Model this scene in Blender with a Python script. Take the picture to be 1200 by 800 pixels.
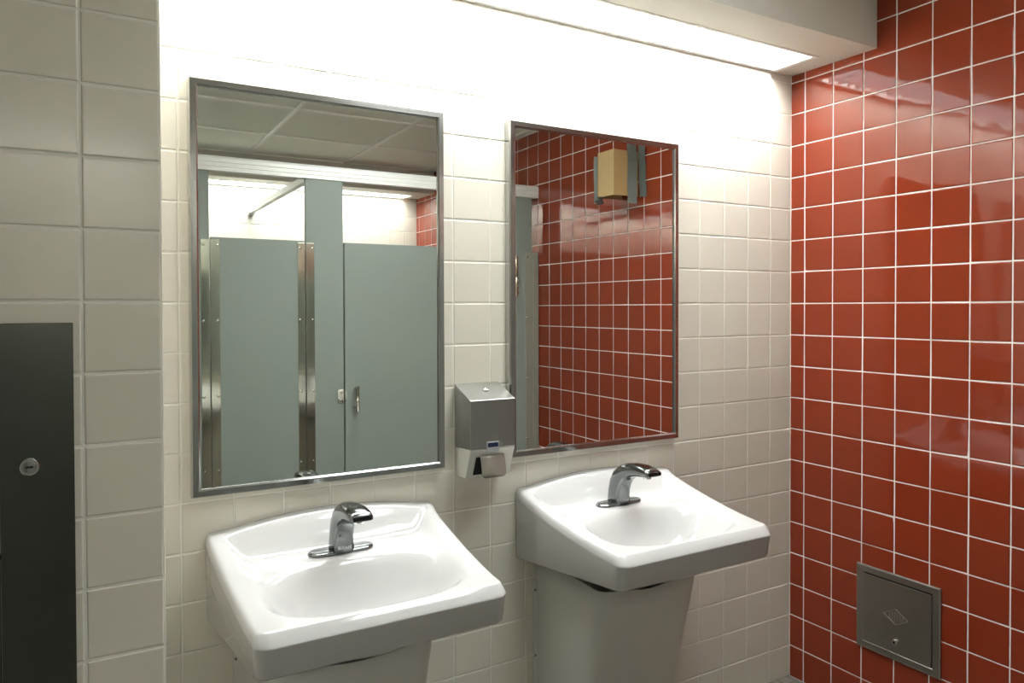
import bpy, bmesh, math, random
from mathutils import Vector, Matrix

# ------------------------------------------------------------------ scale
T = 0.109                      # one wall tile pitch in metres; layout below is in tile units
def P(x, y, z):                # tile units (z = 0 at camera-height joint, floor at -12) -> metres
    return Vector(((x + 9.0) * T, y * T, (z + 12.0) * T))

scene = bpy.context.scene
for o in list(bpy.data.objects):
    bpy.data.objects.remove(o, do_unlink=True)

# ------------------------------------------------------------------ camera
FPX = 862.72
CAM = (-18.6429, -15.9182, -0.1214)
cam_d = bpy.data.cameras.new('camera')
cam_d.sensor_width = 36.0
cam_d.lens = FPX / 1200.0 * 36.0
cam_d.shift_y = -26.0 / 1200.0
cam_d.clip_start = 0.01
cam = bpy.data.objects.new('camera', cam_d)
scene.collection.objects.link(cam)
yaw, pitch, roll = 0.5274445, 0.0152435, -0.0026164
Fw = Vector((math.sin(yaw) * math.cos(pitch), math.cos(yaw) * math.cos(pitch), -math.sin(pitch)))
Rt = Vector((math.cos(yaw), -math.sin(yaw), 0))
Up = Rt.cross(Fw)
R2 = Rt * math.cos(roll) + Up * math.sin(roll)
U2 = Up * math.cos(roll) - Rt * math.sin(roll)
mw = Matrix((R2, U2, -Fw)).transposed().to_4x4()
mw.translation = P(*CAM)
cam.matrix_world = mw
scene.camera = cam

# ------------------------------------------------------------------ world, exposure
w = bpy.data.worlds.new('world'); scene.world = w
w.use_nodes = True
w.node_tree.nodes['Background'].inputs[0].default_value = (0.8, 0.85, 0.9, 1)
w.node_tree.nodes['Background'].inputs[1].default_value = 0.05
LAMP = 49.0                    # radiance of the fluorescent lens panels
AISLE_FILL = 13.5                   # radiance of the fill light added over the aisle
scene.view_settings.view_transform = 'Standard'
scene.view_settings.look = 'None'
scene.view_settings.gamma = 1.0
scene.view_settings.use_curve_mapping = False
scene.view_settings.exposure = 0.0

# ------------------------------------------------------------------ helpers
C = scene.collection
rnd = random.Random(7)

def new_obj(name, mesh, parent=None, mat=None):
    o = bpy.data.objects.new(name, mesh)
    C.objects.link(o)
    if mat is not None and len(mesh.materials) == 0:
        mesh.materials.append(mat)
    if parent is not None:
        o.parent = parent
    return o

def tag(o, label=None, cat=None, group=None, kind=None):
    if label: o['label'] = label
    if cat: o['category'] = cat
    if group: o['group'] = group
    if kind: o['kind'] = kind
    return o

def thing(name, label, cat, loc=(0, 0, 0), group=None, kind=None):
    o = bpy.data.objects.new(name, None)
    o.empty_display_size = 0.05
    C.objects.link(o)
    o.location = loc
    return tag(o, label, cat, group, kind)

def place(o, parent):
    """Parent o (built in world coordinates) to an unrotated parent."""
    o.parent = parent
    p = parent
    off = Vector((0, 0, 0))
    while p is not None:
        off += p.location
        p = p.parent
    o.location = o.location - off
    return o

def to_mesh(bm, name, smooth=False):
    me = bpy.data.meshes.new(name)
    bm.normal_update()
    bm.to_mesh(me)
    bm.free()
    if smooth:
        me.polygons.foreach_set('use_smooth', [True] * len(me.polygons))
    return me

def box_bm(lo, hi, bevel=0.0, seg=2, bm=None):
    """Axis-aligned box from tile-unit corners; bevel in metres."""
    a, b = P(*lo), P(*hi)
    lo = Vector((min(a.x, b.x), min(a.y, b.y), min(a.z, b.z)))
    hi = Vector((max(a.x, b.x), max(a.y, b.y), max(a.z, b.z)))
    own = bm is None
    nb = bmesh.new()
    bmesh.ops.create_cube(nb, size=1.0)
    for v in nb.verts:
        v.co = Vector(((v.co.x + .5) * (hi.x - lo.x) + lo.x, (v.co.y + .5) * (hi.y - lo.y) + lo.y, (v.co.z + .5) * (hi.z - lo.z) + lo.z))
    if bevel > 0:
        bmesh.ops.bevel(nb, geom=nb.edges[:], offset=bevel, segments=seg, affect='EDGES', profile=0.5)
    if own:
        return nb
    me = bpy.data.meshes.new('tmp'); nb.to_mesh(me); nb.free()
    bm.from_mesh(me); bpy.data.meshes.remove(me)
    return bm

def centre(o):
    """Move a world-built mesh object's origin to its bounding-box centre."""
    me = o.data
    xs = [v.co for v in me.vertices]
    lo = Vector((min(c.x for c in xs), min(c.y for c in xs), min(c.z for c in xs)))
    hi = Vector((max(c.x for c in xs), max(c.y for c in xs), max(c.z for c in xs)))
    c = (lo + hi) / 2
    me.transform(Matrix.Translation(-c))
    o.location = c
    return o

def box(name, lo, hi, mat, parent=None, bevel=0.0, seg=2, smooth=False):
    o = new_obj(name, to_mesh(box_bm(lo, hi, bevel, seg), name, smooth), None, mat)
    centre(o)
    if parent is not None:
        place(o, parent)
    return o

def cyl_bm(p0, p1, r0, r1=None, n=20, cap=True):
    """Cylinder or cone between two metre points."""
    r1 = r0 if r1 is None else r1
    bm = bmesh.new()
    d = p1 - p0
    bmesh.ops.create_cone(bm, cap_ends=cap, segments=n, radius1=r0, radius2=r1, depth=d.length)
    q = Vector((0, 0, 1)).rotation_difference(d.normalized())
    bm.transform(Matrix.Translation((p0 + p1) / 2) @ q.to_matrix().to_4x4())
    return bm

def cyl(name, p0, p1, r0, mat, parent=None, r1=None, n=20, bevel=0):
    bm = cyl_bm(p0, p1, r0, r1, n)
    if bevel:
        es = [e for e in bm.edges if len(e.link_faces) == 2 and any(len(f.verts) > 4 for f in e.link_faces)]
        bmesh.ops.bevel(bm, geom=es, offset=bevel, segments=2, affect='EDGES', profile=.5)
    me = to_mesh(bm, name)
    for p in me.polygons:
        p.use_smooth = len(p.vertices) <= 4
    o = centre(new_obj(name, me, None, mat))
    if parent is not None:
        place(o, parent)
    return o

def dome_mesh(name, r, h, n=14):
    """Screw head: flat-backed dome along +Z."""
    bm = bmesh.new()
    prof = [(r, 0), (r * .95, h * .45), (r * .7, h * .85), (r * .3, h)]
    rings = []
    for (rr, zz) in prof:
        rings.append([bm.verts.new((rr * math.cos(2 * math.pi * k / n), rr * math.sin(2 * math.pi * k / n), zz)) for k in range(n)])
    for a, b in zip(rings, rings[1:]):
        for k in range(n):
            bm.faces.new((a[k], a[(k + 1) % n], b[(k + 1) % n], b[k]))
    bm.faces.new(rings[-1]); bm.faces.new(rings[0][::-1])
    return to_mesh(bm, name, True)

# ------------------------------------------------------------------ materials
def mat_new(name):
    m = bpy.data.materials.new(name); m.use_nodes = True
    nt = m.node_tree
    return m, nt, nt.nodes['Principled BSDF']

def N(nt, typ, **kw):
    n = nt.nodes.new(typ)
    for k, v in kw.items():
        setattr(n, k, v)
    return n

def plain(name, col, rough=0.5, metal=0.0, coat=0.0, spec=0.5, bump=0.0, bscale=60.0, var=0.0, vscale=8.0):
    m, nt, b = mat_new(name)
    b.inputs['Base Color'].default_value = (*col, 1)
    b.inputs['Roughness'].default_value = rough
    b.inputs['Metallic'].default_value = metal
    b.inputs['Coat Weight'].default_value = coat
    b.inputs['Specular IOR Level'].default_value = spec
    tc = N(nt, 'ShaderNodeTexCoord')
    if var > 0:
        nz = N(nt, 'ShaderNodeTexNoise'); nz.inputs['Scale'].default_value = vscale; nz.inputs['Detail'].default_value = 4
        nt.links.new(tc.outputs['Object'], nz.inputs['Vector'])
        mx = N(nt, 'ShaderNodeMix', data_type='RGBA')
        mx.inputs[6].default_value = (*[c * (1 - var) for c in col], 1)
        mx.inputs[7].default_value = (*[min(1, c * (1 + var)) for c in col], 1)
        nt.links.new(nz.outputs['Fac'], mx.inputs[0]); nt.links.new(mx.outputs[2], b.inputs['Base Color'])
    if bump > 0:
        nz = N(nt, 'ShaderNodeTexNoise'); nz.inputs['Scale'].default_value = bscale; nz.inputs['Detail'].default_value = 3
        nt.links.new(tc.outputs['Object'], nz.inputs['Vector'])
        bp = N(nt, 'ShaderNodeBump'); bp.inputs['Strength'].default_value = bump; bp.inputs['Distance'].default_value = 0.002
        nt.links.new(nz.outputs['Fac'], bp.inputs['Height']); nt.links.new(bp.outputs['Normal'], b.inputs['Normal'])
    return m

def glazed(name, col, rough, var=0.05, wave=0.25, wscale=14.0):
    """Glazed ceramic: per-tile tone shift, slow waviness in the glaze."""
    m, nt, b = mat_new(name)
    b.inputs['Roughness'].default_value = rough
    oi = N(nt, 'ShaderNodeObjectInfo')
    geo = N(nt, 'ShaderNodeNewGeometry')
    nz = N(nt, 'ShaderNodeTexNoise'); nz.inputs['Scale'].default_value = 3.0; nz.inputs['Detail'].default_value = 5
    nt.links.new(geo.outputs['Position'], nz.inputs['Vector'])
    add = N(nt, 'ShaderNodeMath', operation='ADD')
    nt.links.new(oi.outputs['Random'], add.inputs[0]); nt.links.new(nz.outputs['Fac'], add.inputs[1])
    half = N(nt, 'ShaderNodeMath', operation='MULTIPLY'); half.inputs[1].default_value = 0.5
    nt.links.new(add.outputs[0], half.inputs[0])
    mx = N(nt, 'ShaderNodeMix', data_type='RGBA')
    mx.inputs[6].default_value = (*[c * (1 - var) for c in col], 1)
    mx.inputs[7].default_value = (*[min(1, c * (1 + var)) for c in col], 1)
    nt.links.new(half.outputs[0], mx.inputs[0]); nt.links.new(mx.outputs[2], b.inputs['Base Color'])
    n2 = N(nt, 'ShaderNodeTexNoise'); n2.inputs['Scale'].default_value = wscale; n2.inputs['Detail'].default_value = 1.5
    nt.links.new(geo.outputs['Position'], n2.inputs['Vector'])
    bp = N(nt, 'ShaderNodeBump'); bp.inputs['Strength'].default_value = wave; bp.inputs['Distance'].default_value = 0.004
    nt.links.new(n2.outputs['Fac'], bp.inputs['Height']); nt.links.new(bp.outputs['Normal'], b.inputs['Normal'])
    return m

def brushed(name, col, rough=0.28, axis=2, streak=0.12, tone=.1):
    """Brushed metal: streaks of roughness and relief stretched along one axis."""
    m, nt, b = mat_new(name)
    b.inputs['Metallic'].default_value = 1.0
    tc = N(nt, 'ShaderNodeTexCoord')
    mp = N(nt, 'ShaderNodeMapping')
    s = [260.0, 260.0, 260.0]; s[axis] = 6.0
    mp.inputs['Scale'].default_value = s
    nt.links.new(tc.outputs['Object'], mp.inputs['Vector'])
    nz = N(nt, 'ShaderNodeTexNoise'); nz.inputs['Scale'].default_value = 1.0; nz.inputs['Detail'].default_value = 3
    nt.links.new(mp.outputs['Vector'], nz.inputs['Vector'])
    mr = N(nt, 'ShaderNodeMapRange')
    mr.inputs['To Min'].default_value = max(0.02, rough - streak); mr.inputs['To Max'].default_value = rough + streak
    nt.links.new(nz.outputs['Fac'], mr.inputs['Value']); nt.links.new(mr.outputs['Result'], b.inputs['Roughness'])
    mx = N(nt, 'ShaderNodeMix', data_type='RGBA')
    mx.inputs[6].default_value = (*[c * (1 - tone) for c in col], 1); mx.inputs[7].default_value = (*[min(1, c * (1 + tone)) for c in col], 1)
    nt.links.new(nz.outputs['Fac'], mx.inputs[0]); nt.links.new(mx.outputs[2], b.inputs['Base Color'])
    return m

def emit(name, col, strength):
    m = bpy.data.materials.new(name); m.use_nodes = True
    nt = m.node_tree; nt.nodes.clear()
    e = N(nt, 'ShaderNodeEmission'); e.inputs[0].default_value = (*col, 1); e.inputs[1].default_value = strength
    o = N(nt, 'ShaderNodeOutputMaterial'); nt.links.new(e.outputs[0], o.inputs[0])
    return m

M = {}
M['cream'] = glazed('cream_glaze', (0.77, 0.73, 0.635), 0.16, 0.03, 0.10)
M['red'] = glazed('red_glaze', (0.225, 0.031, 0.011), 0.055, 0.07, 0.16, 12.0)
M['grout_w'] = plain('grout_white', (0.90, 0.88, 0.80), 0.85, bump=.3, bscale=300)
M['grout_r'] = plain('grout_pale', (0.80, 0.74, 0.68), 0.8, bump=.3, bscale=300)
M['grout_c'] = plain('grout_grey', (0.84, 0.83, 0.76), 0.85, bump=.3, bscale=300)
M['paint'] = plain('soffit_paint', (0.62, 0.60, 0.54), 0.55, bump=.05, bscale=200)
M['ceil_panel'] = plain('ceiling_board', (0.84, 0.86, 0.78), 0.95, bump=.5, bscale=500, var=.04, vscale=200)
M['ceil_bar'] = plain('ceiling_bar_white', (0.92, 0.92, 0.88), 0.45)
M['porcelain'] = plain('white_porcelain', (0.58, 0.58, 0.575), 0.07, coat=.3, bump=.02, bscale=9)
M['shroud'] = plain('offwhite_plastic', (0.72, 0.72, 0.67), 0.38, bump=.03, bscale=40)
M['chrome'] = plain('chrome', (0.72, 0.73, 0.73), 0.06, 1.0)
M['faucet'] = plain('faucet_chrome', (0.20, 0.21, 0.21), 0.17, 1.0)
M['dark'] = plain('black_plastic', (0.012, 0.012, 0.013), 0.18)
M['void'] = plain('dark_inside', (0.01, 0.01, 0.01), 0.9)
M['frame'] = brushed('mirror_frame_steel', (0.50, 0.50, 0.49), 0.17, 0, .05)
M['steel'] = brushed('brushed_steel', (0.46, 0.46, 0.44), 0.28, 2, .10)
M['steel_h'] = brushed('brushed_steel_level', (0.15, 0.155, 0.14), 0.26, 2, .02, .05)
M['steel_disp'] = brushed('dispenser_steel', (0.42, 0.42, 0.40), 0.34, 2, .06)
M['steel_lite'] = plain('satin_pale_metal', (0.62, 0.61, 0.55), 0.42, .35)
M['flap'] = plain('taupe_metal', (0.30, 0.27, 0.23), 0.35, .4)
M['polish'] = brushed('polished_steel', (0.62, 0.60, 0.52), 0.10, 2, .04)
M['partition'] = plain('grey_powder_coat', (0.25, 0.285, 0.265), 0.42, bump=.12, bscale=500)
M['rail'] = plain('satin_aluminium', (0.90, 0.90, 0.88), 0.40, .2)
M['card'] = plain('cardboard', (0.40, 0.265, 0.12), 0.8, var=.06, vscale=30)
M['card_in'] = plain('cardboard_edge', (0.40, 0.27, 0.13), 0.9)
M['tape'] = plain('duct_tape', (0.30, 0.34, 0.33), 0.28, .35, bump=.4, bscale=40)
M['lens'] = emit('fluorescent_lens', (0.985, 1.0, 0.97), LAMP)
M['fill_light'] = emit('fill_light_lens', (0.94, 1.0, 0.99), AISLE_FILL)  # lens of the added aisle lamp
M['blade'] = plain('louvre_aluminium', (0.16, 0.17, 0.18), 0.45, .3)
M['fix_trim'] = plain('fixture_trim_white', (0.86, 0.86, 0.84), 0.4)
M['blue'] = plain('label_blue', (0.02, 0.03, 0.09), 0.25)
M['clear'] = plain('label_plastic', (0.40, 0.42, 0.44), 0.15)
M['paper'] = plain('paper_white', (0.8, 0.8, 0.78), 0.9)
M['white_ink'] = plain('white_lettering', (0.85, 0.85, 0.85), 0.5)
m, nt, b = mat_new('mirror_glass')
b.inputs['Base Color'].default_value = (0.86, 0.89, 0.86, 1); b.inputs['Metallic'].default_value = 1.0; b.inputs['Roughness'].default_value = 0.0
M['mirror'] = m

# floor: small unglazed tiles, only a sliver shows
m, nt, b = mat_new('floor_tile')
tc = N(nt, 'ShaderNodeTexCoord'); br = N(nt, 'ShaderNodeTexBrick')
br.offset = 0.0; br.inputs['Scale'].default_value = 1.0
br.inputs['Brick Width'].default_value = 0.05; br.inputs['Row Height'].default_value = 0.05; br.inputs['Mortar Size'].default_value = 0.003
br.inputs['Color1'].default_value = (0.17, 0.155, 0.13, 1); br.inputs['Color2'].default_value = (0.21, 0.19, 0.16, 1); br.inputs['Mortar'].default_value = (0.10, 0.09, 0.08, 1)
nt.links.new(tc.outputs['Object'], br.inputs['Vector']); nt.links.new(br.outputs['Color'], b.inputs['Base Color'])
b.inputs['Roughness'].default_value = 0.45
M['floor'] = m

# ------------------------------------------------------------------ layout constants (tile units)
XR = 0.962          # red wall
XL = -25.0          # left wall
YB = -31.0          # wall behind the stalls
ZF = -12.0          # floor
ZC = 8.65           # suspended ceiling
ZS = 7.24           # underside of the light bulkheads
W0 = 0.5398         # width of the first (cut) red tile column
YP, XP = -4.16, -17.655   # face and free edge of the projecting wall

# ------------------------------------------------------------------ tiles
JOINT = 0.030
_tile_cache = {}
def tile_arrays(wt, ht, joint):
    """Cushion-edged tile lying in XY, glaze towards +Z: verts, faces, vertex normals (metres)."""
    hw, hh = (wt - joint) / 2 * T, (ht - joint) / 2 * T
    r = min(0.026 * T, hw * .5, hh * .5); th = 0.010 * T
    rings = [(0.0, -0.004, 1.00), (0.0, th * .35, .95), (r * .35, th * .82, .55), (r, th, 0.0)]
    vs, ns = [], []
    for ins, z, tilt in rings:
        for sx, sy in ((-1, -1), (1, -1), (1, 1), (-1, 1)):
            vs.append((sx * (hw - ins), sy * (hh - ins), z))
            n = Vector((sx * tilt * .7, sy * tilt * .7, max(0.02, 1 - tilt))).normalized()
            ns.append(n)
    fs = []
    for k in range(3):
        a, b2 = k * 4, k * 4 + 4
        for i in range(4):
            j = (i + 1) % 4
            fs.append((a + i, a + j, b2 + j, b2 + i))
    fs.append((12, 13, 14, 15))
    return vs, fs, ns

def tile_mesh(wt, ht, joint, mat):
    key = (round(wt, 3), round(ht, 3), joint, mat.name)
    if key in _tile_cache:
        return _tile_cache[key]
    vs, fs, ns = tile_arrays(wt, ht, joint)
    me = bpy.data.meshes.new('tile')
    me.from_pydata(vs, [], fs); me.update()
    me.polygons.foreach_set('use_smooth', [True] * len(me.polygons))
    # flat glaze, rounded edge: face normals kept per ring
    loops = []
    for p in me.polygons:
        for vi in p.vertices:
            if p.index == len(fs) - 1:
                loops.append(Vector((0, 0, 1)))
            else:
                side = p.index % 4
                out = (Vector((0, -1, 0)), Vector((1, 0, 0)), Vector((0, 1, 0)), Vector((-1, 0, 0)))[side]
                tl = (.75, .6, .32, 0.0)[vi // 4]
                loops.append((out * tl + Vector((0, 0, max(.03, 1 - tl)))).normalized())
    me.normals_split_custom_set(loops)
    me.materials.append(mat)
    _tile_cache[key] = me
    return me

ORI = {  # columns: tile-local x, y, z in world
    'front': Matrix(((1, 0, 0), (0, 0, 1), (0, -1, 0))).transposed(),     # faces -y
    'right': Matrix(((0, -1, 0), (0, 0, 1), (-1, 0, 0))).transposed(),    # faces -x
    'rear': Matrix(((-1, 0, 0), (0, 0, 1), (0, 1, 0))).transposed(),      # faces +y
    'left': Matrix(((0, 1, 0), (0, 0, 1), (1, 0, 0))).transposed(),       # faces +x
}
def project(x, y, z):
    d = P(x, y, z) - mw.translation
    dz = d.dot(Fw)
    if dz <= 0: return None
    return 600 + FPX * d.dot(R2) / dz, 374 - FPX * d.dot(U2) / dz, dz

def tile_field(parent, side, cols, rows, at, mat, single, skip=None, joint=JOINT, tilt=0.22, limit=300):
    """cols / rows: lists of (low, high) along the wall and up it, in tile units. at(c, r) gives the point.
    single(c, r) returns a rank (larger is nearer) for tiles built one by one, else None."""
    cells = []
    for (c0, c1) in cols:
        for (r0, r1) in rows:
            c, r = (c0 + c1) / 2, (r0 + r1) / 2
            if skip and skip(c0, c1, r0, r1):
                continue
            cells.append((single(c, r), c, r, c1 - c0, r1 - r0))
    ranked = sorted([q for q in cells if q[0] is not None], key=lambda q: -q[0])
    one, rest = ranked[:limit], ranked[limit:] + [q for q in cells if q[0] is None]
    base = ORI[side].to_4x4()
    R = random.Random(len(cells))
    def matrix(c, r):
        tl = Matrix.Rotation(math.radians(R.gauss(0, tilt)), 4, 'X') @ Matrix.Rotation(math.radians(R.gauss(0, tilt)), 4, 'Y')
        return Matrix.Translation(P(*at(c, r))) @ base @ tl
    for _, c, r, wt, ht in one:
        o = new_obj('tile', tile_mesh(wt, ht, joint, mat))
        o.parent = parent
        o.matrix_basis = Matrix.Translation(-parent.location) @ matrix(c, r)
    if rest:
        VS, FS = [], []
        for _, c, r, wt, ht in rest:
            vs, fs, _n = tile_arrays(wt, ht, joint)
            m4 = matrix(c, r); k = len(VS)
            VS += [tuple(m4 @ Vector(v) - parent.location) for v in vs]
            FS += [tuple(i + k for i in f) for f in fs]
        me = bpy.data.meshes.new('tile_field'); me.from_pydata(VS, [], FS); me.update()
        o = new_obj('tile_field', me, parent, mat)
        o['kind'] = 'stuff'

def spans(lo, hi, phase):
    """Whole-pitch cells on joints at phase + integer, cut at lo and hi."""
    out = []
    k = math.floor(lo - phase)
    while phase + k < hi - 1e-6:
        a, b2 = max(lo, phase + k), min(hi, phase + k + 1)
        if b2 - a > 0.06: out.append((a, b2))
        k += 1
    return out

# ------------------------------------------------------------------ room shell
fl = tag(box('floor', (XL, YB, ZF - .8), (XR, 0, ZF), M['floor']), 'dark brown floor of small square tiles', 'floor', kind='structure')

wf = tag(box('wall_front', (XL, 0, ZF), (XR + 1, 1.0, ZC + 1), M['grout_w']), 'cream tiled wall behind the two washbasins and mirrors', 'wall', kind='structure')
wr = tag(box('wall_right', (XR, YB, ZF), (XR + 1, 0, ZC + 1), M['grout_r']), 'glossy brick-red tiled wall with white joints', 'wall', kind='structure')
wb = tag(box('wall_rear', (XL, YB - 1, ZF), (XR + 1, YB, ZC + 1), M['grout_w']), 'cream tiled wall behind the toilet stalls seen in the mirror', 'wall', kind='structure')
wl = tag(box('wall_left', (XL - 1, YB - 1, ZF), (XL, 1, ZC + 1), M['grout_c']), 'cream tiled side wall out of the light', 'wall', kind='structure')
wp = tag(box('wall_left_return', (XL, YP, ZF), (XP, 0, ZC), M['grout_c']), 'shaded cream tiled projecting wall holding the steel towel cabinet', 'wall', kind='structure')

MIR = [(-16.83, -11.335, -3.87, 4.435), (-9.575, -4.045, -3.83, 4.50)]     # outer frames x0 x1 z0 z1
def behind_mirror(c0, c1, r0, r1):
    return any(c0 > a + .1 and c1 < b2 - .1 and r0 > c + .1 and r1 < d - .1 for a, b2, c, d in MIR)
def in_frame(x, y, z, m=40):
    q = project(x, y, z)
    if q is None or not (-m < q[0] < 1200 + m and -m < q[1] < 800 + m): return None
    return 1.0 / q[2]

rows = spans(ZF, ZS, 0.0)
tile_field(wf, 'front', spans(XP - .9, XR, 0.0), rows, lambda c, r: (c, 0, r), M['cream'],
           lambda c, r: in_frame(c, 0, r, 25) if c > XP - .2 else None, behind_mirror)

def red_rank(c, r):
    y = -c
    k = in_frame(XR, y, r, 40)
    if k is not None and y > -6.9: return 10 + k
    # seen in the second mirror
    q = project(XR, -y - 0.42, r)
    if q and 595 < q[0] < 795 and 140 < q[1] < 540 and y > -18.5: return 5 + 1.0 / q[2]
    if -31 < y < -28 and 2.5 < r < 7.3: return 1.0
    return None
rows_r = spans(ZF, ZC, 0.0)
tile_field(wr, 'right', [(0.012, W0)] + spans(W0, -YB, W0), rows_r, lambda c, r: (XR, -c, r), M['red'], red_rank, tilt=.30, joint=.034)

tile_field(wb, 'rear', spans(XL, XR, 0.0), rows, lambda c, r: (c, YB, r), M['cream'],
           lambda c, r: 1.0 / (1 - c + 1) if (c > -14.5 and r > 2.3) else None)
cols_p = spans(XL, XP, XP)
tile_field(wp, 'front', cols_p, spans(ZF, ZC, -.013), lambda c, r: (c, YP, r), M['cream'],
           lambda c, r: in_frame(c, YP, r, 60), joint=.036)
tile_field(wp, 'left', spans(YP, 0, 0.0), spans(ZF, ZC, -.013), lambda c, r: (XP, c, r), M['cream'], lambda c, r: None)
tile_field(wl, 'left', spans(YB, YP, 0.0), spans(ZF, ZC, 0.0), lambda c, r: (XL, c, r), M['cream'], lambda c, r: None)

# suspended ceiling
cl = tag(box('ceiling', (XL - 1, YB - 1, ZC + .25), (XR + 1, 1, ZC + 1.2), M['paint']), 'suspended ceiling of pale square boards in a white grid', 'ceiling', kind='structure')
FILL_CELLS = []
GX = [XL] + [-10.45 + 5.5 * k for k in (-2, -1, 0, 1, 2)] + [XR]
GY = [YB] + [-17.35 - 5.45 * k for k in (2, 1, 0, -1, -2)] + [-2.93]
GY = sorted(set([YB + 2.95] + [v for v in GY if YB + 3 < v <= -2.93]))
for i in range(len(GX) - 1):
    for j in range(len(GY) - 1):
        if GX[i + 1] - GX[i] < .2 or GY[j + 1] - GY[j] < .2: continue
        cxm, cym = (GX[i] + GX[i + 1]) / 2, (GY[j] + GY[j + 1]) / 2
        if abs(cym + 9.175) < .5 and abs(cxm + 7.7) < .5:  # this cell takes the added fill light instead of a board
            FILL_CELLS.append((GX[i] + .11, GX[i + 1] - .11, GY[j] + .11, GY[j + 1] - .11)); continue
        box('ceiling_board', (GX[i] + .02, GY[j] + .02, ZC + .03), (GX[i + 1] - .02, GY[j + 1] - .02, ZC + .2), M['ceil_panel'], cl)
for gx in GX[1:-1]:
    box('grid_bar', (gx - .11, GY[0], ZC - .03), (gx + .11, GY[-1], ZC + .05), M['ceil_bar'], cl)
for gy in GY:
    box('grid_bar', (XL, gy - .11, ZC - .035), (XR, gy + .11, ZC + .045), M['ceil_bar'], cl)

# ------------------------------------------------------------------ light bulkheads and their lamps
def bulkhead(name, label, ya, yb, lx0, lx1, la, lb):
    """ya wall side, yb room side; lens opening lx0..lx1 by la (wall side)..lb."""
    s = thing(name, label, 'bulkhead', P((XL + XR) / 2, (ya + yb) / 2, ZS), kind='structure')
    d = 1 if yb > ya else -1
    box('front_face', (XL, yb - d * .14, ZS), (XR, yb, ZC + .02), M['paint'], s)
    t = .12
    box('underside', (XL, lb, ZS), (XR, yb - d * .14, ZS + t), M['paint'], s)
    box('underside', (lx1, ya, ZS), (XR, lb, ZS + t), M['paint'], s)
    box('underside', (XL, ya, ZS), (lx0, lb, ZS + t), M['paint'], s)
    if abs(la - ya) > .01:
        box('underside', (lx0, ya, ZS), (lx1, la, ZS + t), M['fix_trim'], s)
    return s

def strip_light(label, group, lx0, lx1, la, lb, blade_pitch):
    f = thing('ceiling_light', label, 'light fixture', P((lx0 + lx1) / 2, (la + lb) / 2, ZS + .3), group)
    lo, hi = min(la, lb), max(la, lb)
    g = .03
    lens = box('lens', (lx0 + g, lo + g, ZS + .20), (lx1 - g, hi - g, ZS + .26), M['lens'], f)
    for nm, a, b2 in (('side_trim', (lx0, lo, ZS - .015), (lx1, lo + .10, ZS + .5)), ('side_trim', (lx0, hi - .10, ZS - .015), (lx1, hi, ZS + .5)),
                      ('end_trim', (lx1 - .16, lo + .1, ZS - .01), (lx1, hi - .1, ZS + .5)), ('end_trim', (lx0, lo + .1, ZS - .01), (lx0 + .16, hi - .1, ZS + .5))):
        box(nm, a, b2, M['fix_trim'], f)
    n = int((lx1 - lx0 - .4) / blade_pitch)
    first = None
    for k in range(n):
        x = lx1 - .3 - k * blade_pitch
        if first is None:
            first = box('louvre_blade', (x - .012, lo + .1, ZS + .0), (x + .012, hi - .1, ZS + .19), M['blade'], f)
        else:
            o = first.copy(); C.objects.link(o); o.location = first.location + Vector(((x - (lx1 - .3)) * T, 0, 0))
    return f

bulkhead('ceiling_bulkhead', 'boxed bulkhead along the wall above the washbasins', 0, -2.95, -17.5, .13, -.10, -1.68)
strip_light('bright louvred strip light set in the bulkhead above the mirrors', 'recessed strip lights', -17.5, .13, -.10, -1.68, .46)
bulkhead('ceiling_bulkhead', 'boxed bulkhead over the toilet stalls seen in the mirror', YB, YB + 2.95, -24, .13, YB + .10, YB + 1.68)
strip_light('strip light over the toilet stalls seen reflected in the mirror', 'recessed strip lights', -24, .13, YB + .10, YB + 1.68, .46)

def fill_light(x0, x1, y0, y1, label):  # added lamp, unseen: brightens the stall doors and bulkhead face
    t = thing('square_fill_light', label, 'light fixture', P((x0 + x1) / 2, (y0 + y1) / 2, ZC))
    e = .16
    for a, b2 in (((x0, y0, ZC - .01), (x1, y0 + e, ZC + .2)), ((x0, y1 - e, ZC - .01), (x1, y1, ZC + .2)),
                  ((x0, y0 + e, ZC - .01), (x0 + e, y1 - e, ZC + .2)), ((x1 - e, y0 + e, ZC - .01), (x1, y1 - e, ZC + .2))):
        box('frame_side', a, b2, M['fix_trim'], t)
    box('lens', (x0 + e, y0 + e, ZC + .06), (x1 - e, y1 - e, ZC + .12), M['fill_light'], t)
    box('housing', (x0 + .02, y0 + .02, ZC + .2), (x1 - .02, y1 - .02, ZC + .24), M['fix_trim'], t)
    return t
for q in FILL_CELLS:
    fill_light(*q, 'added square fill light in the ceiling grid over the aisle, out of view')

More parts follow.
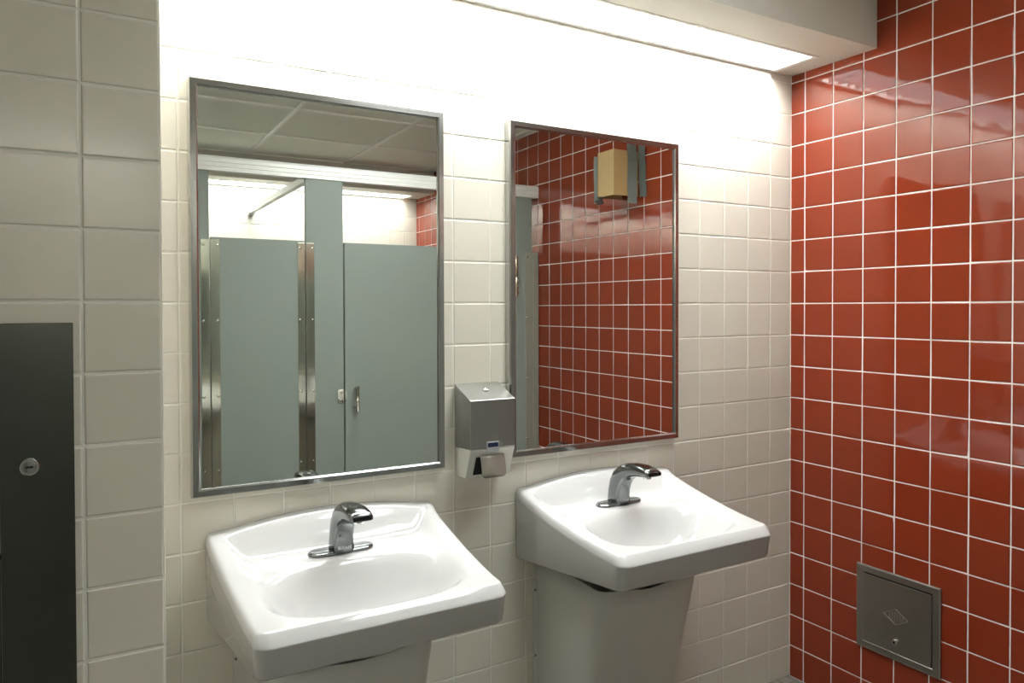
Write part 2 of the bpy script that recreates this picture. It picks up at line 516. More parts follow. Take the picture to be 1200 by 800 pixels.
# ------------------------------------------------------------------ mirrors
YG = -0.21     # glass plane
def mirror(x0, x1, z0, z1, label):
    t = thing('mirror', label, 'mirror', P((x0 + x1) / 2, 0, z0), 'framed mirrors above the basins')
    fw, yf = .165, -.27
    box('glass', (x0 + fw * .6, YG + .10, z0 + fw * .6), (x1 - fw * .6, YG, z1 - fw * .6), M['mirror'], t)
    # four mitred channel pieces: profile across the frame (inset, y)
    prof = [(0, -.02), (0, yf + .05), (.025, yf), (fw - .03, yf), (fw, yf + .02), (fw, YG - .003)]
    corners = [(x0, z0), (x1, z0), (x1, z1), (x0, z1)]
    ins = [(1, 1), (-1, 1), (-1, -1), (1, -1)]
    for k in range(4):
        a, b2 = corners[k], corners[(k + 1) % 4]
        ia, ib = ins[k], ins[(k + 1) % 4]
        bm = bmesh.new()
        A = [bm.verts.new(P(a[0] + ia[0] * d, y, a[1] + ia[1] * d)) for d, y in prof]
        B = [bm.verts.new(P(b2[0] + ib[0] * d, y, b2[1] + ib[1] * d)) for d, y in prof]
        for q in range(len(prof) - 1):
            bm.faces.new((A[q], B[q], B[q + 1], A[q + 1]))
        bm.faces.new((A[-1], B[-1], B[0], A[0]))
        bm.faces.new(A); bm.faces.new(B[::-1])
        bmesh.ops.recalc_face_normals(bm, faces=bm.faces[:])
        place(centre(new_obj('frame_rail', to_mesh(bm, 'frame_rail'), None, M['frame'] if k % 2 == 0 else M['frame_v'])), t)
    return t
M['frame_v'] = brushed('mirror_frame_steel_upright', (0.50, 0.50, 0.49), 0.17, 2, .05)
mirror(*MIR[0], 'steel-framed mirror that reflects the grey toilet stalls')
mirror(*MIR[1], 'steel-framed mirror that reflects the red tiled wall and a taped box')

# ------------------------------------------------------------------ washbasin
YFR = 3.84     # rim depth
def smooth(t):
    t = max(0.0, min(1.0, t)); return t * t * (3 - 2 * t)
def halfw(u):  # plan half width of the rim (before the rounded shoulder), u = 0 wall .. 1 front
    return 2.37 - 0.20 * u
def land(y):
    return -5.13 - 0.15 * smooth((y - .8) / 3.0)
def top_z(x, y):
    """x from centre, y depth from wall (positive)."""
    u = y / YFR
    D = land(y)
    back = -4.36 - .27 * (x / 2.37) ** 2 - .02
    side = -5.28 + .64 * (1 - u) ** 1.45
    dside = halfw(u) - abs(x)
    fb = 1 - smooth((y - .14) / .62)
    fs = 1 - smooth((dside - .10) / .52)
    zb = (back - D) * fb
    zs = (side - D) * fs
    k = .10
    # smooth maximum of the two raised edges, clamped by the arch of the back
    zz = (zb + zs + math.sqrt((zb - zs) ** 2 + k * k) - k) / 2
    z = D + max(0, zz)
    # bowl
    a, b2, yc = 1.78, 1.06, 2.62
    r = ((abs(x) / a) ** 2.5 + (abs(y - yc) / b2) ** 2.5) ** (1 / 2.5)
    if r < 1.15:
        e = 1.15 - r
        z -= 1.05 * (1 - math.exp(-(e / .45) ** 2 * 1.25))
    return z
def bot_z(y):
    return -6.43 + .38 * (y / YFR)

def basin_mesh():
    bm = bmesh.new()
    nx, ny = 92, 78
    grid, bgrid = [], []
    rc = .09
    for j in range(ny + 1):
        y = YFR * j / ny
        u = y / YFR
        row, brow = [], []
        hw = halfw(u)
        if YFR - y < rc:
            q = rc - (YFR - y); hw -= rc - math.sqrt(max(0, rc * rc - q * q)) if q < rc else rc
        hwu = max(hw, .1)
        for i in range(nx + 1):
            s = -1 + 2 * i / nx
            x = s * hwu
            row.append(bm.verts.new((x * T, -y * T, top_z(x, y) * T)))
        grid.append(row)
    for j in range(ny):
        for i in range(nx):
            bm.faces.new((grid[j][i], grid[j + 1][i], grid[j + 1][i + 1], grid[j][i + 1]))
    # boundary: left wall->front, front, right front->wall
    loop = [grid[j][0] for j in range(ny + 1)] + [grid[ny][i] for i in range(1, nx + 1)] + [grid[j][nx] for j in range(ny - 1, -1, -1)]
    n = len(loop)
    normals = []
    for k in range(n):
        a = loop[max(0, k - 1)].co; c = loop[min(n - 1, k + 1)].co
        d = Vector((c.x - a.x, c.y - a.y)); d.normalize()
        normals.append(Vector((d.y, -d.x)))
    # left side runs towards -y: outward is -x
    if normals[3].x > 0: normals = [-v for v in normals]
    rings = [loop]
    def ring(off, fz):
        out = []
        for k, v in enumerate(loop):
            nrm = normals[k]
            fr = max(0.0, -nrm.y)           # 1 on the front
            o = off(fr) * T
            x, y = v.co.x + nrm.x * o, min(0.0, v.co.y + nrm.y * o)
            z = fz(v.co.z / T, -y / T, fr) * T
            out.append(bm.verts.new((x, y, z)))
        return out
    # soft shoulder on the sides, crisp bevel and undercut apron on the front (f = 1)
    rings.append(ring(lambda f: .045 - .030 * f, lambda z, y, f: z - .012 + .008 * f))
    rings.append(ring(lambda f: .080 - .030 * f, lambda z, y, f: z - .045 + .018 * f))
    rings.append(ring(lambda f: .105 + .040 * f, lambda z, y, f: z - .11 - .055 * f))
    rings.append(ring(lambda f: .115 + .062 * f, lambda z, y, f: z - .19 - .015 * f))
    rings.append(ring(lambda f: .118 + .068 * f, lambda z, y, f: z - .215 - .008 * f))
    rings.append(ring(lambda f: .115 + .058 * f, lambda z, y, f: z - .235 - .012 * f))
    rings.append(ring(lambda f: .09 - .00 * f, lambda z, y, f: bot_z(y) + .045))
    rings.append(ring(lambda f: .06 - .01 * f, lambda z, y, f: bot_z(y) + .01))
    rings.append(ring(lambda f: -.02 - .05 * f, lambda z, y, f: bot_z(y)))
    for a, b2 in zip(rings, rings[1:]):
        for k in range(n - 1):
            bm.faces.new((a[k], a[k + 1], b2[k + 1], b2[k]))
    # underside with the belly of the bowl
    last = rings[-1]
    mx, my = 40, 34
    def under(x, y):
        r = math.sqrt((x / 1.75) ** 2 + ((y - 2.15) / 1.5) ** 2)
        d = .40 * math.sqrt(1 - r * r) if r < 1 else 0
        return bot_z(y) - d
    ug = []
    for j in range(my + 1):
        y = .01 + (YFR - .06) * j / my
        hw = (halfw(y / YFR) - .03)
        ug.append([bm.verts.new((hw * (-1 + 2 * i / mx) * T, -y * T, under(hw * (-1 + 2 * i / mx), y) * T)) for i in range(mx + 1)])
    for j in range(my):
        for i in range(mx):
            bm.faces.new((ug[j][i], ug[j][i + 1], ug[j + 1][i + 1], ug[j + 1][i]))
    # flat back against the wall
    bl = [r[0] for r in rings]; brr = [r[-1] for r in rings]
    top = grid[0]
    poly = top + brr[1:] + bl[1:][::-1]
    try:
        bm.faces.new(poly)
    except ValueError:
        pass
    bmesh.ops.recalc_face_normals(bm, faces=bm.faces[:])
    return to_mesh(bm, 'basin', True)

def loft(name, stations, mat, n_round=0):
    """stations: list of closed rings (lists of Vectors, equal length)."""
    bm = bmesh.new()
    R = [[bm.verts.new(v) for v in st] for st in stations]
    n = len(R[0])
    for a, b2 in zip(R, R[1:]):
        for k in range(n):
            bm.faces.new((a[k], a[(k + 1) % n], b2[(k + 1) % n], b2[k]))
    bm.faces.new(R[0][::-1]); bm.faces.new(R[-1])
    bmesh.ops.recalc_face_normals(bm, faces=bm.faces[:])
    me = to_mesh(bm, name, True)
    me.materials.append(mat)
    return me

def rounded_rect(hx, hy, r, n=4):
    pts = []
    for cx, cy, a0 in ((hx - r, hy - r, 0), (-hx + r, hy - r, 90), (-hx + r, -hy + r, 180), (hx - r, -hy + r, 270)):
        for k in range(n + 1):
            a = math.radians(a0 + 90 * k / n)
            pts.append((cx + r * math.cos(a), cy + r * math.sin(a)))
    return pts

def text_mesh(body, size, extrude):
    cu = bpy.data.curves.new('lettering', 'FONT')
    cu.body = body; cu.size = size; cu.extrude = extrude; cu.align_x = 'CENTER'; cu.align_y = 'CENTER'; cu.offset = size * .012
    cu.resolution_u = 2
    o = bpy.data.objects.new('tmp', cu); C.objects.link(o)
    dg = bpy.context.evaluated_depsgraph_get()
    me = bpy.data.meshes.new_from_object(o.evaluated_get(dg))
    bpy.data.objects.remove(o, do_unlink=True); bpy.data.curves.remove(cu)
    me.name = 'lettering'
    return me

def faucet_meshes():
    """Sensor tap, local tile units: x from centre, y world depth (negative into the room), z."""
    S = [  # back (y, z), front (y, z), half width
        ((-.74, -5.13), (-1.27, -5.13), .25), ((-.745, -4.95), (-1.265, -4.95), .225), ((-.765, -4.74), (-1.285, -4.78), .215),
        ((-.83, -4.50), (-1.335, -4.63), .212), ((-.96, -4.29), (-1.42, -4.49), .212), ((-1.16, -4.13), (-1.55, -4.38), .215),
        ((-1.42, -4.02), (-1.73, -4.30), .22), ((-1.72, -3.975), (-1.92, -4.26), .225), ((-2.02, -3.965), (-2.12, -4.235), .23),
        ((-2.28, -4.005), (-2.30, -4.21), .23), ((-2.40, -4.06), (-2.405, -4.185), .215)]
    rings = []
    for (by, bz), (fy, fz), hwid in S:
        c = Vector((0, (by + fy) / 2, (bz + fz) / 2)); ax = Vector((0, by - fy, bz - fz)); L = ax.length / 2; ax.normalize()
        ring = []
        m = 6
        # flat front, rounded back
        for k in range(4 * m):
            th = 2 * math.pi * k / (4 * m)
            cx, cs = math.cos(th), math.sin(th)
            e = .42 if cs < 0 else .75
            px = math.copysign(abs(cx) ** e, cx) * hwid
            pz = math.copysign(abs(cs) ** e, cs) * L
            v = c + ax * pz + Vector((px, 0, 0))
            ring.append(v * T)
        rings.append(ring)
    body = loft('spout', rings, M['faucet'])
    plate = []
    for z, g in ((-5.130, 0), (-5.095, 0), (-5.068, -.02), (-5.06, -.06)):
        r = []
        for (x, y) in rounded_rect(.68 + g, .26 + g, .22, 6):
            # tapered ends: ellipse-like plate
            r.append(Vector((x, -1.03 + y * (1 - .28 * (abs(x) / .68) ** 2), z)) * T)
        plate.append(r)
    base = loft('deck_plate', plate, M['faucet'])
    return body, base

basin_me = basin_mesh(); basin_me.materials.append(M['porcelain'])
spout_me, plate_me = faucet_meshes()
letter_me = text_mesh('SLOAN', .088 * T, .004 * T); letter_me.materials.append(M['white_ink'])

def zoff(xc):  # world position of a basin-local origin: x centre, wall plane, z zero
    return P(xc, 0, 0)

BASIN_DY = -0.022
def washbasin(xc, label):
    t = thing('washbasin', label, 'sink', P(xc, 0, -6.4), 'wall-hung washbasins')
    o = new_obj('basin', basin_me); o.location = zoff(xc) + Vector((0, BASIN_DY * T, 0)); place(o, t)
    # waste fitting in the bowl
    zb = top_z(0, 2.62)
    c = P(xc, -2.62 + BASIN_DY, zb)
    dr = cyl('drain', c + Vector((0, 0, -.004)), c + Vector((0, 0, .003)), .022, M['chrome'], t, n=28, bevel=.002)
    return t

def faucet(xc, label):
    t = thing('sensor_tap', label, 'faucet', P(xc, -1.03, -5.17), 'sensor taps')
    o = new_obj('deck_plate', plate_me); o.location = zoff(xc); place(o, t)
    sp = new_obj('spout', spout_me); sp.location = zoff(xc); place(sp, t)
    # black sensor window on the nose, aerator below it
    a = box('sensor_window', (xc - .185, -2.425, -4.175), (xc + .185, -2.385, -4.075), M['dark'], None, .0015); a.rotation_euler.x = math.radians(4); place(a, t)
    p = P(xc, -2.14, -4.20)
    cyl('aerator', p + Vector((0, 0, -.010)), p + Vector((0, 0, .004)), .0105, M['chrome'], t, n=24, bevel=.001)
    l = new_obj('lettering', letter_me); l.location = P(xc, -1.276, -5.0); l.rotation_euler = (math.radians(90), 0, 0); place(l, t)
    return t

def shroud(xc, label):
    t = thing('pipe_cover', label, 'pipe cover', P(xc, 0, -11.4), 'pipe covers under the basins')
    zb = -11.4
    th = .05
    def plan(f, inset=0):  # f 0 top .. 1 bottom -> polyline left wall -> right wall
        hb = 1.87 - .03 * f - inset; hf = 1.56 - .22 * f - inset; yf = -(2.38 - 1.05 * f) + inset; r = .28
        pts = [(-hb, -.025)]
        # rounded front corners
        k1 = (-hf, yf)
        d = Vector((-hb - k1[0], -.025 - k1[1])); d.normalize()
        p_in = Vector(k1) + d * r; p_out = Vector(k1) + Vector((1, 0)) * r
        for q in range(1, 4):
            s = q / 4
            pts.append((Vector((-hb, -.025)).lerp(p_in, s)[:]))
        for q in range(7):
            s = q / 6
            pts.append(((1 - s) ** 2 * p_in + 2 * s * (1 - s) * Vector(k1) + s * s * p_out)[:])
        half = [(p[0], p[1]) for p in pts]
        mid = [(hf * 0.66 * (-1 + 2 * q / 8), yf) for q in range(1, 8)]
        return half + mid + [(-x, y) for x, y in half[::-1]]
    n = len(plan(0))
    bm = bmesh.new()
    O, I = [], []
    levels = 10
    for lv in range(levels + 1):
        ro, ri = [], []
        for inset, row in ((0, ro), (th, ri)):
            pl0, pl1 = plan(0, inset), plan(1, inset)
            for k in range(n):
                (x0, y0), (x1, y1) = pl0[k], pl1[k]
                depth = -y0 / 2.38
                # scooped top edge following the underside of the basin
                zt = -6.44 - .30 * depth - .18 * math.exp(-(x0 / .85) ** 2) * (1 if depth > .9 else 0)
                f = lv / levels
                z = zt + (zb - zt) * f
                g = (z + 6.5) / (zb + 6.5)
                row.append(bm.verts.new(P(xc + x0 + (x1 - x0) * g, y0 + (y1 - y0) * g, z)))
        O.append(ro); I.append(ri)
    for lv in range(levels):
        for k in range(n - 1):
            bm.faces.new((O[lv][k], O[lv][k + 1], O[lv + 1][k + 1], O[lv + 1][k]))
            bm.faces.new((I[lv][k], I[lv + 1][k], I[lv + 1][k + 1], I[lv][k + 1]))
    for k in range(n - 1):
        bm.faces.new((O[0][k], I[0][k], I[0][k + 1], O[0][k + 1]))
        bm.faces.new((O[-1][k], O[-1][k + 1], I[-1][k + 1], I[-1][k]))
    bmesh.ops.recalc_face_normals(bm, faces=bm.faces[:])
    place(centre(new_obj('cover', to_mesh(bm, 'cover', True), None, M['shroud'])), t)
    for s in (-1, 1):
        f = box('flange', (xc + s * 1.84, -.055, zb), (xc + s * 1.965, -.022, -7.08), M['shroud'], t, .0008)
        for z in (-7.32, -9.0, -10.7):
            o = new_obj('screw', screw_s); o.location = P(xc + s * 1.915, -.055, z); o.rotation_euler.x = math.radians(90)
            place(o, f)
    return t
screw_s = dome_mesh('screw', .0032, .0018); screw_s.materials.append(plain('screw_grey', (.22, .22, .21), .4, .7))

S1, S2 = -14.08, -6.82
shroud(S1, 'off-white pipe cover under the washbasin nearer the projecting wall')
shroud(S2, 'off-white pipe cover under the washbasin nearer the red wall')
washbasin(S1, 'white washbasin below the mirror that reflects grey stalls')
washbasin(S2, 'white washbasin beside the red wall, below the mirror showing red tiles')
faucet(S1, 'chrome sensor tap on the washbasin nearer the projecting wall')
faucet(S2, 'chrome sensor tap on the washbasin nearer the red wall')

# ------------------------------------------------------------------ soap dispenser between the mirrors
def soap():
    x0, x1 = -10.985, -9.795
    t = thing('soap_dispenser', 'grey steel soap dispenser with push flap between the two mirrors', 'soap dispenser', P((x0 + x1) / 2, 0, -4.2))
    yb, yf = -.022, -.87
    def prism(name, prof, mat, bev, xa=x0, xb=x1):
        bm = bmesh.new()
        A = [bm.verts.new(P(xa, y, z)) for y, z in prof]; B = [bm.verts.new(P(xb, y, z)) for y, z in prof]
        bm.faces.new(A[::-1]); bm.faces.new(B)
        for k in range(len(prof)):
            j = (k + 1) % len(prof)
            bm.faces.new((A[k], A[j], B[j], B[k]))
        bmesh.ops.recalc_face_normals(bm, faces=bm.faces[:])
        if bev: bmesh.ops.bevel(bm, geom=bm.edges[:], offset=bev, segments=2, affect='EDGES', profile=.5)
        return place(centre(new_obj(name, to_mesh(bm, name), None, mat)), t)
    up = prism('upper_cover', [(yb, -1.93), (yb, -3.43), (yf, -3.385), (yf, -2.255)], M['steel_disp'], .0015)
    lo = prism('lower_body', [(yb, -3.44), (yb, -4.13), (-.58, -4.10), (yf + .01, -3.395)], M['steel_lite'], .0015, x0 + .005, x1 - .005)
    lo['label'] = 'pale lower body'
    # mouth behind the flap, standing proud of the sloped front
    def on_front(z, out=0.0):     # y of the sloping lower front at height z
        s = (z + 3.395) / (-4.10 + 3.395)
        return (yf + .01) + s * (-.58 - (yf + .01)) - out
    bm = bmesh.new()
    q = [(-10.80, -3.58), (-10.06, -3.58), (-10.12, -4.03), (-10.80, -4.03)]
    F = [bm.verts.new(P(x, on_front(z, .012), z)) for x, z in q]; Bk = [bm.verts.new(P(x, on_front(z, -.03), z)) for x, z in q]
    bm.faces.new(F); bm.faces.new(Bk[::-1])
    for k in range(4): bm.faces.new((F[k], F[(k + 1) % 4], Bk[(k + 1) % 4], Bk[k]))
    bmesh.ops.recalc_face_normals(bm, faces=bm.faces[:])
    place(centre(new_obj('mouth', to_mesh(bm, 'mouth'), None, M['void'])), t)
    # curled push flap
    bm = bmesh.new()
    rows_ = []
    for k in range(9):
        s = k / 8
        z = -3.555 - .50 * s
        y = on_front(-3.56, .03) - .10 * math.sin(s * 1.7) - .03
        cut = .055 * max(0, (s - .82) / .18) ** 2
        rows_.append(([bm.verts.new(P(x, y, z)) for x in (-10.72 + cut, -10.4, -10.09 - cut)], [bm.verts.new(P(x, y + .03, z)) for x in (-10.72 + cut, -10.4, -10.09 - cut)]))
    for (a, b2), (c, d) in zip(rows_, rows_[1:]):
        for i in range(2):
            bm.faces.new((a[i], a[i + 1], c[i + 1], c[i])); bm.faces.new((b2[i], d[i], d[i + 1], b2[i + 1]))
        bm.faces.new((a[0], c[0], d[0], b2[0])); bm.faces.new((a[2], b2[2], d[2], c[2]))
    for (a, b2) in (rows_[0], rows_[-1]):
        for i in range(2): bm.faces.new((a[i], b2[i], b2[i + 1], a[i + 1]))
    bmesh.ops.recalc_face_normals(bm, faces=bm.faces[:])
    fp = place(centre(new_obj('push_flap', to_mesh(bm, 'push_flap', True), None, M['flap'])), t); fp['label'] = 'taupe curved push flap'
    # lock on the sloping lid
    c = P(-10.36, -.42, -2.085); nrm = Vector((0, -.33, .85)).normalized()
    cyl('lock', c - nrm * .002, c + nrm * .006, .0085, M['chrome'], t, n=20, bevel=.0015)
    cyl('lock_core', c + nrm * .0055, c + nrm * .0085, .005, M['chrome'], t, n=16, bevel=.001)
    lb = box('level_window', (-10.57, yf - .012, -3.47), (-10.24, yf + .01, -3.235), M['clear'], t, .001)
    box('window_strip', (-10.54, yf - .016, -3.36), (-10.27, yf - .010, -3.26), M['blue'], lb)
    return t
soap()

# ------------------------------------------------------------------ access panel in the red wall
def access_panel():
    t = thing('access_panel', 'small square steel access panel set in the red tiled wall', 'access panel', P(XR, -3.65, -10.0))
    y0, y1, z0, z1 = -4.88, -2.435, -10.01, -7.585
    a0, a1, b0, b1 = -4.615, -2.64, -9.785, -7.85
    x = XR - .02
    fr = M['steel_p']
    box('back_plate', (x + .012, y0 + .05, z0 + .05), (x - .012, y1 - .05, z1 - .05), M['void'], t)
    # one flanged frame with a rounded outer edge: four mitred strips
    prof = [(0, 0), (0, -.045), (.03, -.062), (.20, -.062), (.215, -.045), (.215, 0)]
    corners = [(y0, z0), (y1, z0), (y1, z1), (y0, z1)]; ins = [(1, 1), (-1, 1), (-1, -1), (1, -1)]
    for k in range(4):
        a, b2, ia, ib = corners[k], corners[(k + 1) % 4], ins[k], ins[(k + 1) % 4]
        bm = bmesh.new()
        A = [bm.verts.new(P(x + d2, a[0] + ia[0] * d, a[1] + ia[1] * d)) for d, d2 in prof]
        B = [bm.verts.new(P(x + d2, b2[0] + ib[0] * d, b2[1] + ib[1] * d)) for d, d2 in prof]
        for q in range(len(prof) - 1): bm.faces.new((A[q], B[q], B[q + 1], A[q + 1]))
        bm.faces.new((A[-1], B[-1], B[0], A[0])); bm.faces.new(A); bm.faces.new(B[::-1])
        bmesh.ops.recalc_face_normals(bm, faces=bm.faces[:])
        place(centre(new_obj('frame_strip', to_mesh(bm, 'frame_strip'), None, fr)), t)
    dr = box('door', (x - .058, a0 - .022, b0 - .022), (x - .012, a1 + .012, b1 + .012), fr, t, .0012)
    c = P(x - .058, -3.632, -9.49)
    lk = cyl('lock', c, c + Vector((-.006, 0, 0)), .0095, M['chrome'], dr, n=22, bevel=.002)
    # worn embossed diamond with upright strokes
    em = M['emboss']
    cy, cz = -3.64, -8.78
    bm = bmesh.new()
    for k in range(4):
        pts = [(-.36, 0), (0, .22), (.36, 0), (0, -.22)]
        a, b2 = Vector(pts[k]), Vector(pts[(k + 1) % 4])
        d = (b2 - a).normalized(); nn = Vector((-d.y, d.x)) * .012
        q = [a + nn, b2 + nn, b2 - nn, a - nn]
        F = [bm.verts.new(P(x - .064, cy - v.x, cz + v.y)) for v in q]; G = [bm.verts.new(P(x - .05, cy - v.x, cz + v.y)) for v in q]
        bm.faces.new(F); bm.faces.new(G[::-1])
        for i in range(4): bm.faces.new((F[i], F[(i + 1) % 4], G[(i + 1) % 4], G[i]))
    for s in (-.17, -.09, -.02, .05, .13, .20):
        h = .20 * (1 - abs(s) / .36) * .72
        box_bm((x - .063, cy - s - .016, cz - h), (x - .05, cy - s + .016, cz + h), 0, bm=bm)
    bmesh.ops.recalc_face_normals(bm, faces=bm.faces[:])
    place(centre(new_obj('emblem', to_mesh(bm, 'emblem'), None, em)), dr)
    # keyhole
    p = c + Vector((-.0061, 0, 0))
    kx = new_obj('keyhole', to_mesh(cyl_bm(p, p + Vector((-.0006, 0, 0)), .003, n=12), 'keyhole'), None, M['void'])
    place(centre(kx), dr)
M['steel_p'] = brushed('panel_steel', (0.40, 0.39, 0.36), 0.34, 1, .08)
M['emboss'] = brushed('panel_emboss', (0.62, 0.61, 0.57), 0.30, 1, .08)
access_panel()

# ------------------------------------------------------------------ towel cabinet in the projecting wall
def towel_cabinet():
    x1, z1 = -18.765, -.305
    x0, z0 = -21.9, -8.2
    t = thing('towel_cabinet', 'brushed steel paper towel cabinet set in the shaded projecting wall', 'towel cabinet', P((x0 + x1) / 2, YP, z0))
    y = YP - .018
    ox0, ox1, oz0, oz1 = -21.0, -19.615, -3.40, -1.80
    dr = None
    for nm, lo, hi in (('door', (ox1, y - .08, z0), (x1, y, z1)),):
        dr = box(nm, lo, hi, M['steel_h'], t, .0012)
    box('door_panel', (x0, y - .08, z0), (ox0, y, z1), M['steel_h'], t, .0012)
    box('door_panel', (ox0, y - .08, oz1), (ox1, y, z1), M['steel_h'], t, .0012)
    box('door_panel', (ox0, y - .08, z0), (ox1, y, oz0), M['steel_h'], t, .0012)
    for lo, hi in (((ox0, y - .085, oz1 - .07), (ox1 + .012, y - .01, oz1)), ((ox0, y - .085, oz0), (ox1 + .012, y - .01, oz0 + .07))):
        box('opening_lip', lo, hi, M['dark'], t)
    box('paper_towel', (ox0 + .02, y - .03, oz0 + .07), (ox1 - .01, y, oz1 - .07), M['paper'], t)
    c = P(-19.278, y - .08, -2.212)
    lk = cyl('lock', c + Vector((0, .001, 0)), c + Vector((0, -.004, 0)), .0125, M['chrome'], dr, n=28, bevel=.0015)
    p = c + Vector((0, -.0035, 0))
    cyl('lock_core', p, p + Vector((0, -.0025, 0)), .0085, M['steel'], dr, n=24, bevel=.0008)
    box('keyhole', (-19.278 - .045, y - .141, -2.222), (-19.278 + .045, y - .125, -2.198), M['void'], dr)
    return t
towel_cabinet()

# ------------------------------------------------------------------ toilet stalls (seen in the mirrors)
YS = -15.50          # front faces of the stall row
TH = .24             # panel thickness
ZB, ZD, ZR0, ZR1 = -9.2, 2.713, 5.323, 5.908
screw_m = dome_mesh('screw', .0062, .004); screw_m.materials.append(M['chrome'])
SCZ = (2.40, -.595, -3.58, -6.54)
def strip(parent, x0, x1, side):
    s = box('edge_strip', (x0, YS - .01, ZB + .3), (x1, YS + .035, ZD - .095), M['polish'], parent, .0006)
    s['label'] = 'polished steel edge strip'
    xs = x0 + (x1 - x0) * (.26 if side < 0 else .74)
    for z in SCZ + (-8.6,):
        o = new_obj('screw', screw_m); o.location = P(xs, YS + .035, z); o.rotation_euler.x = math.radians(-90)
        place(o, s)
    return s
def pilaster(x0, x1, label):
    t = thing('pilaster', label, 'stall pilaster', P((x0 + x1) / 2, YS - TH / 2, ZF), 'stall pilasters')
    box('post', (x0, YS - TH, ZF + .9), (x1, YS, ZR0 + .02), M['partition'], t, .002)
    box('shoe', (x0 - .02, YS - TH - .03, ZF), (x1 + .02, YS + .03, ZF + .9), M['polish'], t, .001)
    return t
def door(x0, x1, label):
    t = thing('stall_door', label, 'stall door', P((x0 + x1) / 2, YS - TH / 2, ZB), 'stall doors')
    box('panel', (x0, YS - TH, ZB), (x1, YS, ZD), M['partition'], t, .004)
    return t
pa = pilaster(-16.9, -14.343, 'grey pilaster at the mirror edge, with a steel strip beside the narrow door')  # widened beyond its seen edge to keep low light off the projecting wall
strip(pa, -14.657, -14.345, -1)
pb = pilaster(-10.567, -8.975, 'broad grey pilaster between the narrow and the wide stall door')
strip(pb, -10.56, -10.22, 1)
lt = box('latch_keeper', (-9.25, YS - .01, -4.19), (-8.985, YS + .05, -3.60), M['polish'], pb, .001)
for z in (-3.72, -4.05):
    o = new_obj('screw', screw_m); o.location = P(-9.11, YS + .05, z); o.rotation_euler.x = math.radians(-90); place(o, lt)
pc = pilaster(-.348, .56, 'slim grey pilaster against the red wall, with a hinge')
d1 = door(-14.30, -10.61, 'narrow grey stall door between two pairs of steel strips')
strip(d1, -14.297, -13.965, 1)
strip(d1, -10.905, -10.613, -1)
d2 = door(-8.915, -.43, 'wide grey stall door with an upright pull handle')
hp = [P(-8.48, YS, -3.60), P(-8.48, YS, -4.40)]
h = cyl('handle', P(-8.48, YS + .33, -3.50), P(-8.48, YS + .33, -4.52), .0085, M['polish'], d2, n=18, bevel=.003)
for q in hp:
    cyl('handle_stud', q + Vector((0, -.002, 0)), q + Vector((0, .033 * 1.05, 0)), .006, M['polish'], d2, n=14)
box('latch_plate', (-8.915, YS - .005, -4.10), (-8.86, YS + .02, -3.68), M['polish'], d2)
# barrel hinge on the slim pilaster
hg = thing('hinge', 'steel barrel hinge joining the wide stall door to the slim pilaster', 'hinge', P(-.40, YS, .45))
cyl('hinge_barrel', P(-.41, YS + .09, 1.42), P(-.41, YS + .09, 2.40), .0105, M['polish'], hg, n=18, bevel=.001)
cyl('hinge_barrel', P(-.39, YS + .09, .456), P(-.39, YS + .09, 1.38), .0105, M['polish'], hg, n=18, bevel=.001)
lf = box('hinge_leaf', (-.39, YS + .001, .48), (-.20, YS + .03, 1.30), M['partition'], hg, .001)
for z in (.62, .88, 1.15):
    o = new_obj('screw', screw_m); o.location = P(-.26, YS + .03, z); o.rotation_euler.x = math.radians(-90); place(o, lf)
M['channel'] = plain('channel_satin', (0.34, 0.35, 0.30), 0.35, .35)
# wall channel that fixes the slim pilaster to the red wall
ch = thing('wall_channel', 'tall steel channel fixing the slim pilaster to the red wall', 'bracket', P(.75, YS, ZB))
box('channel_leaf', (.18, YS + .002, ZB + .3), (.62, YS + .03, ZD - .10), M['channel'], ch, .0006)
box('channel_web', (.60, YS - TH, ZB + .3), (.905, YS + .05, ZD - .10), M['channel'], ch, .0015)
for z in SCZ:
    o = new_obj('screw', screw_m); o.location = P(.27, YS + .03, z); o.rotation_euler.x = math.radians(-90); place(o, ch)
# unseen pilaster, widened to narrow the photographer's doorway and dim the projecting wall
pilaster(XL + .05, -20.7, 'unseen grey pilaster against the left wall, widened to narrow the open doorway')
# head rail with grooves
def headrail():
    bm = bmesh.new()
    zc = ZR0
    hgt = ZR1 - ZR0
    prof = [(-TH - .05, 0), (.06, 0), (.06, hgt * .22), (.03, hgt * .26), (.06, hgt * .30), (.06, hgt * .52), (.03, hgt * .56), (.06, hgt * .60), (.06, hgt * .82), (.0, hgt), (-TH - .0, hgt), (-TH - .05, hgt * .8)]
    A = [bm.verts.new(P(XL + .02, YS + y, zc + z)) for y, z in prof]; B = [bm.verts.new(P(XR - .04, YS + y, zc + z)) for y, z in prof]
    for k in range(len(prof)):
        j = (k + 1) % len(prof); bm.faces.new((A[k], B[k], B[j], A[j]))
    bm.faces.new(A); bm.faces.new(B[::-1])
    bmesh.ops.recalc_face_normals(bm, faces=bm.faces[:])
    o = centre(new_obj('head_rail', to_mesh(bm, 'head_rail'), None, M['rail']))
    return tag(o, 'grooved pale aluminium head rail across the tops of the stalls', 'rail')
headrail()
br_ = thing('brace_rail', 'white brace rail running from the head rail to the wall behind', 'rail', P(-9.85, YB, 5.5))
box('rail', (-9.98, YB + .25, 5.60), (-9.70, YS - TH - .06, 5.90), M['rail'], br_, .002)
box('wall_bracket', (-10.03, YB + .022, 5.50), (-9.65, YB + .42, 5.68), M['chrome'], br_, .003)
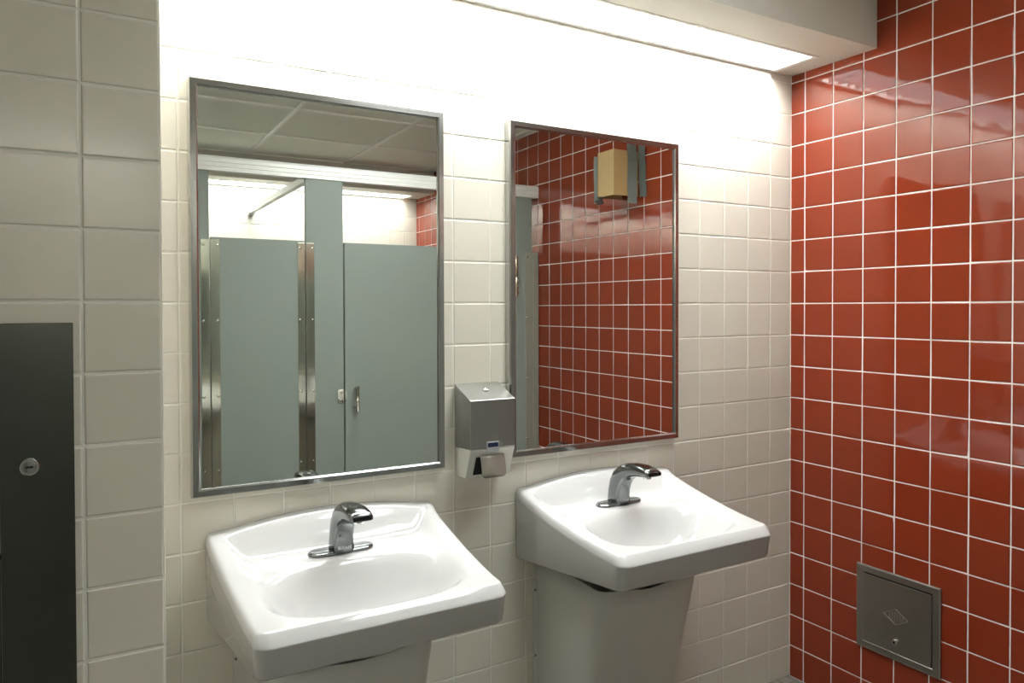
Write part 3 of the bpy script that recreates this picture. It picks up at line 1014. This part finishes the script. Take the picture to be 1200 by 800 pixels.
for xd, lb in ((-16.7, 'unseen grey panel added on the narrow-door side of the doorway to block low light'), (-21.0, 'unseen grey panel added on the left wall side of the doorway to block low light')):  # both panels are added out of view to darken the lower projecting wall
    dq = thing('stall_divider', lb, 'stall panel', P(xd, -23, ZB), 'stall divider panels')
    box('panel', (xd - .11, YB + .1, ZB), (xd + .11, YS - TH - .02, ZD), M['partition'], dq, .003)
dv = thing('stall_divider', 'grey panel dividing the two toilet stalls', 'stall panel', P(-9.8, -23, ZB), 'stall divider panels')
box('panel', (-9.92, YB + .1, ZB), (-9.70, YS - TH - .02, ZD), M['partition'], dv, .003)

# ------------------------------------------------------------------ cardboard box taped to the red wall
def card_box():
    t = thing('cardboard_box', 'brown cardboard box taped high on the red wall', 'box', P(.33, -8.4, 4.39))
    x0, x1, y0, y1, z0, z1 = -.30, XR - .025, -8.95, -7.90, 4.40, 6.22
    th = .035
    box('front_panel', (x0, y0, z0), (x0 + th, y1, z1), M['card'], t)
    box('side_panel', (x0 + th, y1 - th, z0), (x1, y1, z1), M['card'], t)
    box('side_panel', (x0 + th, y0, z0), (x1, y0 + th, z1), M['card'], t)
    box('top_panel', (x0 + th, y0 + th, z1 - th - .02), (x1, y1 - th, z1 - .02), M['card'], t)
    def tape(pts, wdir, wid, name='duct_tape'):
        """Ribbon along pts (tile units), widened along wdir."""
        bm = bmesh.new()
        R = random.Random(len(pts) * 3)
        rows2 = []
        for p in pts:
            p = Vector(p); d = Vector(wdir) * wid / 2
            rows2.append([bm.verts.new(P(*(p + d * s + Vector((0, 0, R.uniform(-.015, .015))))) ) for s in (-1, -.4, .3, 1)])
        for a, b2 in zip(rows2, rows2[1:]):
            for i in range(3): bm.faces.new((a[i], a[i + 1], b2[i + 1], b2[i]))
        geom = bm.faces[:]
        bmesh.ops.solidify(bm, geom=geom, thickness=.0012)
        bmesh.ops.recalc_face_normals(bm, faces=bm.faces[:])
        return place(centre(new_obj(name, to_mesh(bm, name), None, M['tape'])), t)
    n = 12
    # over the side of the box, loose at the lower end
    tape([(.58 - .10 * max(0, s - .6), y1 + .03 + .05 * math.sin(s * 5) ** 2 + .05 * s, 6.52 - 2.42 * s) for s in [k / n for k in range(n + 1)]], (1, .25, 0), .40)
    # from the box side on to the wall
    tape([(XR - .055 - .02 * math.sin(s * 7) ** 2, y1 + .26 + .10 * s, 6.50 - 2.15 * s) for s in [k / n for k in range(n + 1)]], (.0, 1, 0), .42)
    # far edge, hanging below the box
    tape([(x0 + .05, y0 - .05 - .02 * math.sin(s * 6), 6.10 - 1.95 * s) for s in [k / n for k in range(n + 1)]], (1, .3, 0), .35)
    # crumpled end under the far lower corner
    tape([(x0 - .02 + .16 * math.sin(s * 9), y0 + .12 + .10 * math.cos(s * 11), z0 + .04 - .34 * s) for s in [k / 8 for k in range(9)]], (.3, 1, .2), .30)
    return t
card_box()
